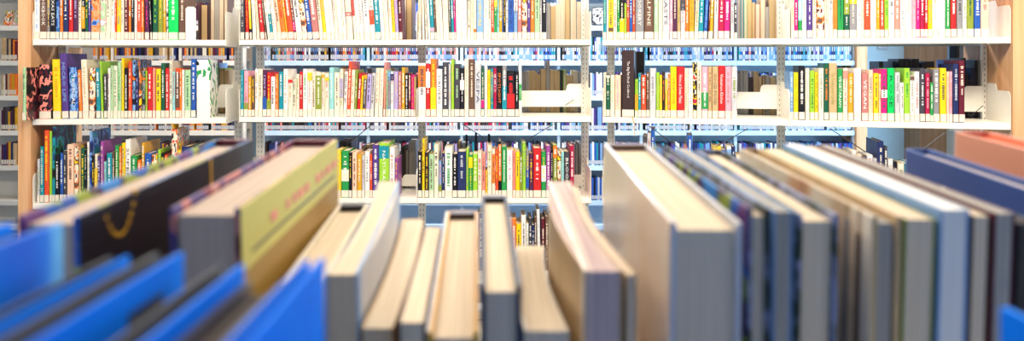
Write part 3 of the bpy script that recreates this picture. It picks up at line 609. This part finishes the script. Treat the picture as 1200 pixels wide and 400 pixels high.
wirepx((911, 121), (897, 131), 3.66, .0018, 'short wire clip on the cream back stop, fourth bay, middle shelf')
wirepx((1152, 124), (1138, 136), 3.4, .0018, 'short wire clip on the cream back stop, rightmost bay, middle shelf')
# black metal bookends standing up among the third shelf books
for (a, b, t, w_) in ((545, 548, 159, 'left'), (556, 559, 157, 'middle'), (572, 574, 158, 'right')):
    p = P(a, t, 3.76); q = P(b, 232, 3.76); z0 = CAMH+ZS[2]
    root = thing('black_bookend', 'slim black metal bookend rising behind third shelf books, middle bay, %s of three' % w_, 'bookend', ((p.x+q.x)/2, 3.8, z0+.001), 0, 'black bookends')
    hh = p.z-z0
    MB().prism([(-.006, 0), (.006, 0), (.006, hh-.006), (.002, hh), (-.006, hh)], 1, 0, .002).build('upright_plate', 'black', root)
    MB().box((-.006, 0, 0), (.006, .04, .001)).build('foot_plate', 'black', root)
# curled bookmark cord hanging below the big dark cookbook
cord = [P(741, 136, 3.56), P(742, 141, 3.56), P(744, 146, 3.57), P(743, 153, 3.57), P(744, 160, 3.57)]
tag(MB().tube(cord, .0016, 6).build('ribbon_cord', 'mustard'), 'thin brown bookmark cord hanging below the big dark cookbook', 'cord')
cord = [P(972, 142, 3.38), P(974, 147, 3.37), P(979, 150, 3.37), P(982, 153, 3.37)]
tag(MB().tube(cord, .0018, 6).build('ribbon_cord', 'green'), 'thin green cord hanging off the middle shelf, rightmost bay', 'cord')

# ------------------------------------------------------------------ far stack of disc cases
FD = 6.0; PITCH = 2.36*FD/F
FZ = [CAMH+.0208-.284*k for k in range(-2, 5)]
def far_stack(px0, px1, bays, label, m='metal_daylit', panel=None):
    xa, xb = X(px0, FD), X(px1, FD)
    root = thing('media_stack', label, 'shelving', (xa, FD, 0))
    L = xb-xa
    us = [0]+[X(q, FD)-xa for q in bays]+[L]
    for u in us:
        MB().box((u-.012, .02, 0), (u+.012, .045, 2.1)).build('upright', m, root)
    for k in range(len(us)-1):
        for z in FZ+[FZ[-1]-.2]:
            MB().box((us[k]+.013, 0, z-.004), (us[k+1]-.013, .22, z)).box((us[k]+.002, -.004, z-.04), (us[k+1]-.002, 0, z-.001)).build('shelf', m, root)
    MB().box((0, .22, 0), (L, .23, 2.1)).build('back_panel', m, root)
    if panel: MB().box((L+.003, -.02, 0), (L+.09, .3, 2.1)).build('end_panel', 'wood', root)
    return root
far_stack(302, 1002, [431, 541, 655, 752, 863], 'metal stack with painted blue daylight tint, packed with disc cases, behind the nearer shelving', panel=True)
M['metal_cream2'] = M['metal']
far_stack(-60, 285, [22, 130, 210], 'cream far stack of small books seen past the wooden end panel', 'metal')
SPC = dict(blue=['navy', 'blue', 'lightblue', 'black', 'teal', 'palegrey', 'white', 'purple'], brown=['darkbrown', 'maroon', 'tan', 'black', 'charcoal', 'cream', 'plum', 'orange', 'navy', 'mustard'],
           mix=['black', 'plum', 'navy', 'charcoal', 'rose', 'palegrey', 'white', 'lilac', 'darkbrown', 'crimson', 'blue', 'salmon', 'teal', 'black'])
def case_mesh(col, w_, h, d):
    m = MB().box((-w_/2, 0, 0), (w_/2, d, h)); m.box((-w_*.47, -.0008, h*.06), (w_*.47, .001, h*.25), 1)
    m.box((-w_*.25, -.0006, h*.4), (w_*.25, .001, h*random.uniform(.6, .9)), 2)
    return m.mesh('disc_case', [col, random.choice(['palegrey', 'lightblue', 'palegrey']), random.choice(['white', 'palegrey', 'lightblue', 'grey'])])
CM = {}
def case_mesh_v(col, v):
    if (col, v) not in CM: CM[(col, v)] = case_mesh(col, PITCH*.9, random.uniform(.178, .19) if v else .19, .135)
    return CM[(col, v)]
px = 308.0; seps = [431, 541, 655, 752, 863]
seg = ['behind the second bay', 'behind the second bay', 'behind the middle bay', 'behind the middle bay', 'behind the fourth bay', 'behind the rightmost bay']
n = 0
while px < 998 and n < 298:
    if any(abs(px-s) < 4 for s in seps): px += 2; continue
    fam = 'mix' if px < 600 else 'blue'
    if px > 600 and random.random() < .18: fam = 'mix'
    if px < 500 and random.random() < .3: fam = 'brown'
    col = random.choice(SPC[fam])
    if random.random() < .03: px += 2.4
    o = bpy.data.objects.new('disc_case', case_mesh_v(col, random.randint(0, 2))); C.objects.link(o)
    o.location = (X(px, FD), FD+.004+random.uniform(0, .004), FZ[2]+.0004); 
    where = 'second bay' if px < 488 else 'middle bay' if px < 695 else 'fourth bay' if px < 922 else 'rightmost bay'
    tag(o, '%s disc case in far row over the middle shelf, %s' % (cname(col), where), 'disc case', 'disc cases in the upper far row')
    px += 2.36; n += 1
def stuff_row(zi, pxa, pxb, fam, name, label, hr=(.17, .19)):
    m = MB(); cols = SPC[fam]+['palegrey']; p = pxa
    while p < pxb:
        if random.random() < .03: p += 3; continue
        if zi == 1 and 691 < p < 710: p += 2; continue
        if min(abs(p-q) for q in (22, 130, 210, 431, 541, 655, 752, 863)) < 4: p += 2; continue
        x = X(p, FD); h = random.uniform(*hr); w_ = PITCH*.9; z = FZ[zi]+.0004
        m.box((x-w_/2, FD+.004, z), (x+w_/2, FD+.138, z+h), random.randrange(len(SPC[fam])))
        m.box((x-w_*.47, FD+.003, z+.01), (x+w_*.47, FD+.005, z+.04), len(cols)-1)
        p += 2.36
    return tag(m.build(name, cols), label, 'disc cases' if name == 'disc_case_row' else 'small books', None, 'stuff')
FARW = ['above eye level', 'just above the upper row', '', 'seen through the gap below the middle shelf', 'third row down', 'fourth row down', 'lowest row']
for zi in (0, 1, 3, 4, 5, 6):
    for a, b, fam in ((308, 597, 'mix'), (601, 998, 'blue')):
        stuff_row(zi, a, b, fam, 'disc_case_row', 'packed %s disc cases on the far stack, %s' % ('mixed-colour' if fam == 'mix' else 'blue-toned', FARW[zi]))
for zi in (0, 1, 2, 3, 4, 5, 6):
    if zi == 2: continue
    stuff_row(zi, 26, 128, 'brown', 'small_books', 'small dark books packed on the cream far stack, %s' % (FARW[zi] or 'upper row'), (.15, .19))
    stuff_row(zi, 134, 280, 'brown', 'small_books', 'small brown books on cream far stack behind the leftmost bay, %s' % (FARW[zi] or 'upper row'), (.15, .19))
stuff_row(2, 110, 280, 'brown', 'small_books', 'small dark books in the upper far row behind the leftmost bay', (.15, .19))
# far left aisle: individual small books
BM = {}
for zi, row in ((2, 'first'), (3, 'second'), (4, 'third'), (5, 'fourth')):
    p = 1.0; i = 0
    while p < 17:
        wpx = random.uniform(2.0, 3.2); col = random.choice(SPC['brown']); i += 1
        z = FZ[zi]
        m = MB().box((-wpx*FD/F*.46, 0, 0), (wpx*FD/F*.46, .13, random.uniform(.15, .19))); m.box((-wpx*FD/F*.42, -.0008, .01), (wpx*FD/F*.42, .001, .045), 1)
        o = m.build('small_book', [col, 'label']); o.location = (X(p+wpx/2, FD), FD+.005, z+.0005)
        tag(o, 'small %s book, %s from left, %s far-left row beyond end panel' % (cname(col), ordn(i), row), 'small book', 'small books at the far left')
        p += wpx
# picture books displayed on a sloping top shelf at far left and the display case in the gap
for i, (a, b, t, bt, col) in enumerate(((-2, 7, 9, 27, 'mural'), (8, 16, 8, 27, 'floral'), (14.5, 21, 13, 28, 'night'))):
    p0 = P(a, bt, FD-.02); wd = X(b, FD)-X(a, FD); hh = (bt-t)*FD/F
    root = thing('picture_book', 'picture book displayed face out on the far left shelf, %s of three' % ('leftmost', 'middle', 'rightmost')[i], 'picture book', (p0.x+wd/2, FD+.04+.01*i, FZ[1]+.006), 0, 'displayed picture books')
    root.rotation_euler = (-.3, 0, 0)
    MB().box((-wd/2, 0, 0), (wd/2, .0015, hh)).box((-wd/2, .0115, 0), (wd/2, .013, hh)).box((-wd/2, .0015, 0), (-wd/2+.002, .0115, hh)).build('cover', col, root)
    MB().box((-wd/2+.002, .0016, .002), (wd/2-.003, .0114, hh-.002)).build('page_block', 'paper', root)
root = thing('display_case', 'disc case with a black and white cover shown face out between two stacks', 'disc case', (X(700.5, 6.03), 6.03, FZ[1]+.001))
hw = X(706.5, 5.9)-X(700, 5.9)
MB().box((-hw, 0, 0), (hw, .012, .15)).build('case', 'black', root)
MB().box((-hw*.92, -.001, .012), (hw*.92, .0, .145)).build('cover_picture', 'mono', root)

# ------------------------------------------------------------------ the near shelf: out-of-focus books seen over their fore-edges
FSZ = -.345
SHON = 0
# tilted shelf carrying the near books
def fshelf_z(D): return FSZ+(D-.37)*.075+.008*SHON
ns = thing('near_book_stack', 'library shelf under the blurred near books, mostly hidden by them', 'shelving')
sh = MB()
y0, y1 = .345, .64
sh.prism([(y0, CAMH+fshelf_z(y0)-.003), (y1, CAMH+fshelf_z(y1)-.003), (y1, CAMH+fshelf_z(y1)-.03), (y1-.004, CAMH+fshelf_z(y1)-.03), (y1-.004, CAMH+fshelf_z(y1)-.007), (y0, CAMH+fshelf_z(y0)-.007)], 0, -.75, .78)
sh.build('shelf', 'metal', ns)
MB().box((-.75, .06, CAMH-.36), (.78, .32, CAMH-.355)).build('shelf', 'metal', ns)
for xx in (-.78, .79):
    MB().box((xx-.015, .03, 0), (xx+.015, .66, 1.1)).build('side_panel', 'metal', ns)
MB().box((-.76, .296, 0), (.78, .302, 1.1)).build('center_panel', 'metal', ns)
MB().box((-.75, .05, 0), (.78, .62, .1)).build('base', 'metal', ns)
MB().box((-.75, .06, CAMH-.73), (.78, .62, CAMH-.725)).build('shelf', 'metal', ns)

VX = 590; SHON = 1
def near_book(name, near, far, cover, label, hard=True, paper='paper', bend=0, Df=.60, r=None, Dn=None, right=None, left=None, th=None, marks=None, plate=None):
    (xl, xr, yn), (fl, fr, yf) = near, far
    if r is None:
        r = abs((xl+xr)/2-VX)/max(1e-3, abs((fl+fr)/2-VX)) if abs((fl+fr)/2-VX) > 90 else 1.62
        r = max(1.5, min(1.75, r))
    Dn = Df/r
    t = (th or (xr-xl)*Dn/F)-.0009
    a = P((xl+xr)/2, yn, Dn); b = P((fl+fr)/2, yf, Df)
    dv = b-a; d = dv.length
    yaw = math.atan2(-dv.x, dv.y); pitch = math.atan2(dv.z, math.hypot(dv.x, dv.y))
    h = a.z-CAMH-fshelf_z(Dn)-.002
    bk = make_book(t, h, d, cover, hard=hard, paper=paper, label=False, marks=False, bend=-bend, seg=8)
    bk.name = name
    # spine is at the far end: book's y axis runs from b back to a
    Rm = Matrix.Rotation(yaw, 4, 'Z') @ Matrix.Rotation(pitch, 4, 'X') @ Matrix.Rotation(PI, 4, 'Z')
    up = (Matrix.Rotation(yaw, 4, 'Z') @ Matrix.Rotation(pitch, 4, 'X')) @ Vector((0, 0, 1))
    bk.matrix_world = Matrix.Translation(b-up*h) @ Rm
    tag(bk, label, 'book', 'blurred near books')
    # after the half turn local +x looks left in the photo
    for side, spec in (('l', left), ('r', right)):
        if spec:
            sx = t/2 if side == 'l' else -t/2
            x0, x1 = (sx-.0008, sx+.0006) if side == 'l' else (sx-.0006, sx+.0008)
            if isinstance(spec, str):
                MB().box((x0, .004, .0), (x1, d-.0005, h+.0004)).build('cover_art', spec, bk)
            else:
                for ni, (nm, mt, bxs) in enumerate(spec):
                    m = MB(); e0, e1 = (0, .0004*ni) if side == 'l' else (-.0004*ni, 0)
                    for (ya, yb, za, zb) in bxs: m.box((x0+e0, d*ya, h*za), (x1+e1, d*yb, h*zb))
                    m.build(nm, mt, bk)
    if plate:   # headband at the spine end
        MB().box((-t/2+.003, .0035, h-.004), (t/2-.003, .012, h+.0006)).build('headband', plate, bk)
    return bk
random.seed(3)
def txtrow(y0, y1, za, zb, n=26):
    out = []; y = y0
    while y < y1:
        w_ = random.uniform(.006, .014); out.append((y, min(y1, y+w_), za, zb)); y += w_+random.uniform(.004, .008)
        if random.random() < .2: y += .012
    return out
near_book('book', (20, 93, 255), (250, 304, 163), 'speckle', 'black hardback with gold lines and cream page tops, leftmost in near row', paper='paper_beige', left='speckle', plate='maroon',
    right=[('cover_art', 'black', [(.01, .998, 0, 1.0005)]), ('gold_line', 'mustard', [(.36, .372, .0, 1)]+[(.78+.011*i, .79+.011*i, .93+.07*abs((i-6)/6)**2.2-.004, .93+.07*abs((i-6)/6)**2.2+.006-.004*(i > 3)) for i in range(12)])])
near_book('book', (197, 282, 245), (345, 395, 163), 'speckle_rose', 'thick hardback with olive-yellow back cover and pink lettering, near row', right='olive_yellow', plate='maroon', paper='paper_beige',)
near_book('book', (318, 372, 345), (399, 432, 238), 'cream', 'cream hardback with dark headband in near row, right of olive-yellow book', plate='black')
near_book('book', (376, 424, 322), (440, 472, 212), 'palegrey', 'wavy-paged paperback with pale blue cover standing higher, left of centre', hard=False, bend=.004, right='lightblue', th=.0175)
near_book('book', (422, 461, 385), (471, 496, 256), 'tan', 'tan paperback beside the wavy-paged one, its page tops sloping towards us', hard=False, bend=.003)
near_book('book', (466, 499, 378), (498, 518, 266), 'brown', 'thin brown paperback in near row, left of grey and yellow hardback', hard=False)
near_book('book', (500, 562, 390), (526, 558, 247), 'mustard', 'hardback with grey left board and yellow right board, dark headband', left='palegrey', plate='darkbrown')
near_book('book', (563, 611, 335), (562, 596, 229), 'darkgrey', 'dark blue-grey hardback with cream page tops, at centre of near row', plate='black', th=.0218)
near_book('book', (614, 667, 388), (606, 638, 288), 'cream', 'low cream paperback in near row, right of the dark centre book', hard=False, bend=-.004)
near_book('book', (685, 729, 318), (646, 667, 212), 'tan', 'curved paperback with page edges painted in cool-light tint and beige picture cover, near row', hard=False, paper='paper_lilac', bend=-.007, left='beige_art', th=.0195)
near_book('book', (733, 747, 322), (670, 678, 218), 'tan', 'very thin tan booklet pressed against the curved paperback, near row', hard=False, bend=-.006)
near_book('book', (786, 871, 262), (706, 758, 168), 'palegrey', 'large hardback in glossy clear jacket with red picture on its cover, near row', left='plastic', plate='brown', paper='paper')
near_book('book', (876, 904, 245), (762, 784, 171), 'flower_dark', 'slim dark picture-covered hardback right of the large glossy one, near row', left='speckle')
near_book('book', (906, 930, 248), (788, 806, 173), 'lightblue', 'slim grey-paged paperback with pale blue cover, near row', hard=False, paper='paper_grey')
near_book('book', (934, 984, 252), (811, 848, 175), 'flower_dark', 'dark flowered hardback with pale page edges, near row right of centre', paper='paper', left='flower_dark')
near_book('book', (1022, 1058, 254), (866, 890, 174), 'tan', 'book with beige cover striped blue and brown, right half of near row', left=[('cover_art', 'beige_art', [(.01, .86, 0, 1), (.885, .93, 0, 1), (.95, .998, 0, 1)]), ('blue_stripe', 'grey', [(.86, .885, 0, .97)]), ('brown_stripe', 'brown', [(.93, .95, 0, .95)])], paper='paper_grey')
near_book('book', (1060, 1098, 257), (892, 912, 174), 'olive', 'olive-edged paperback with cream page tops, right half of near row', hard=False, paper='paper')
near_book('book', (1102, 1137, 246), (915.5, 936, 168), 'lightblue', 'pale blue-white book standing highest among right-hand near books', hard=False, paper='paper_white')
near_book('book', (1139, 1162, 253), (938, 952, 170), 'brown', 'narrow brown-edged paperback right of pale blue-white book, near row', hard=False, paper='paper')
near_book('book', (1165, 1191, 250), (954, 970, 169), 'maroon', 'maroon-edged paperback before the slate blue book, near row', hard=False, paper='paper_grey')
near_book('book', (1193, 1222, 262), (972, 988, 176), 'black', 'black paperback cut off by the right picture edge, near row', hard=False, paper='paper_dark')
near_book('book', (1334, 1384, 268), (1055, 1090, 174), 'slate_blue', 'slate blue hardback with small white marks on its cover, at right', r=1.6,
    left=[('sticker', 'white', [(.25, .27, .82, .93), (.52, .58, .76, .80), (.6, .66, .76, .79)])])
near_book('book', (1422, 1492, 232), (1110, 1164, 154), 'salmon_cover', 'tall salmon hardback with coral page tops behind the slate blue one', r=1.6, paper='paper_coral')
# lettering on the olive-yellow cover
ol = [o for o in bpy.data.objects if o.get('label', '').startswith('thick hardback with olive')][0]
art = [c for c in ol.children if c.name.startswith('cover_art')]
random.seed(5)
ds = max(v.co.y for v in art[0].data.vertices); hs = max(v.co.z for v in art[0].data.vertices)
for c in art:
    if c.data.materials[0] == M['olive_yellow']:
        xs = min(v.co.x for v in c.data.vertices)
        m = MB()
        for ya, yb, za, zb in txtrow(.012, ds*.86, 0, 0): m.box((xs-.0004, ya, hs-.0205), (xs, yb, hs-.0150))
        m.build('lettering', 'salmon', ol)
        MB().box((xs-.0004, ds*.08, hs-.0275), (xs, ds*.93, hs-.0262)).build('rule_line', 'charcoal', ol)
        MB().box((xs-.0003, .004, 0), (xs, ds-.001, hs-.0345)).build('lower_cover', 'ochre', ol)

# nearer row (spines towards us) at the lower left
def front_book(far, t, cover, label, Dn=.115, Df=.268, side=None, hard=True):
    xr, y = far
    b = P(xr, y, Df); h = b.z-(CAMH-.355)-.0003; d = Df-Dn
    bk = make_book(t, h, d, cover, label=True, marks=False, hard=hard, seg=2, paper='paper_dark'); bk.name = 'book'
    bk.location = (b.x-t/2, Dn, CAMH-.3547)
    tag(bk, label, 'book', 'nearest row of books at the lower left')
    if side: MB().box((t/2-.0006, .004, 0), (t/2+.0008, d-.0003, h+.0004)).build('cover_art', side, bk)
    return bk
front_book((72, 262), .020, 'bluelit', 'book painted blue-lit with paler swirls on its cover, at lower left edge', side='bluelit2')
front_book((150, 301), .007, 'darkgrey', 'dark book with painted blue-lit top edge between two blue-lit ones, lower left', side='bluelit')
n3 = front_book((213, 297), .010, 'darkgrey', 'book painted blue-lit with dark patch on its cover, lower left', side='bluelit')
hh = P(213, 297, .268).z-(CAMH-.355)
MB().box((.0054, .112, hh-.034), (.0062, .135, hh-.009)).build('cover_patch', 'darkgrey', n3)
front_book((284, 311), .009, 'darkgrey', 'dark grey book with painted blue-lit board, left of the low charcoal book', side='bluelit')
front_book((337, 330), .0156, 'charcoal', 'low charcoal book left of the blue-lit cover corner')
front_book((378, 304), .006, 'bluelit', 'cover corner painted blue-lit, in front of the cream paperbacks', side='bluelit')
front_book((1176, 362), .0, 'bluelit', 'x') if 0 else None
bb = P(1172, 360, .268)
bk = make_book(.02, bb.z-(CAMH-.355)-.0003, .15, 'bluelit', label=True, marks=False, seg=2); bk.location = (bb.x+.01, .118, CAMH-.3547)
tag(bk, 'book corner painted blue-lit at the lower right picture edge', 'book')
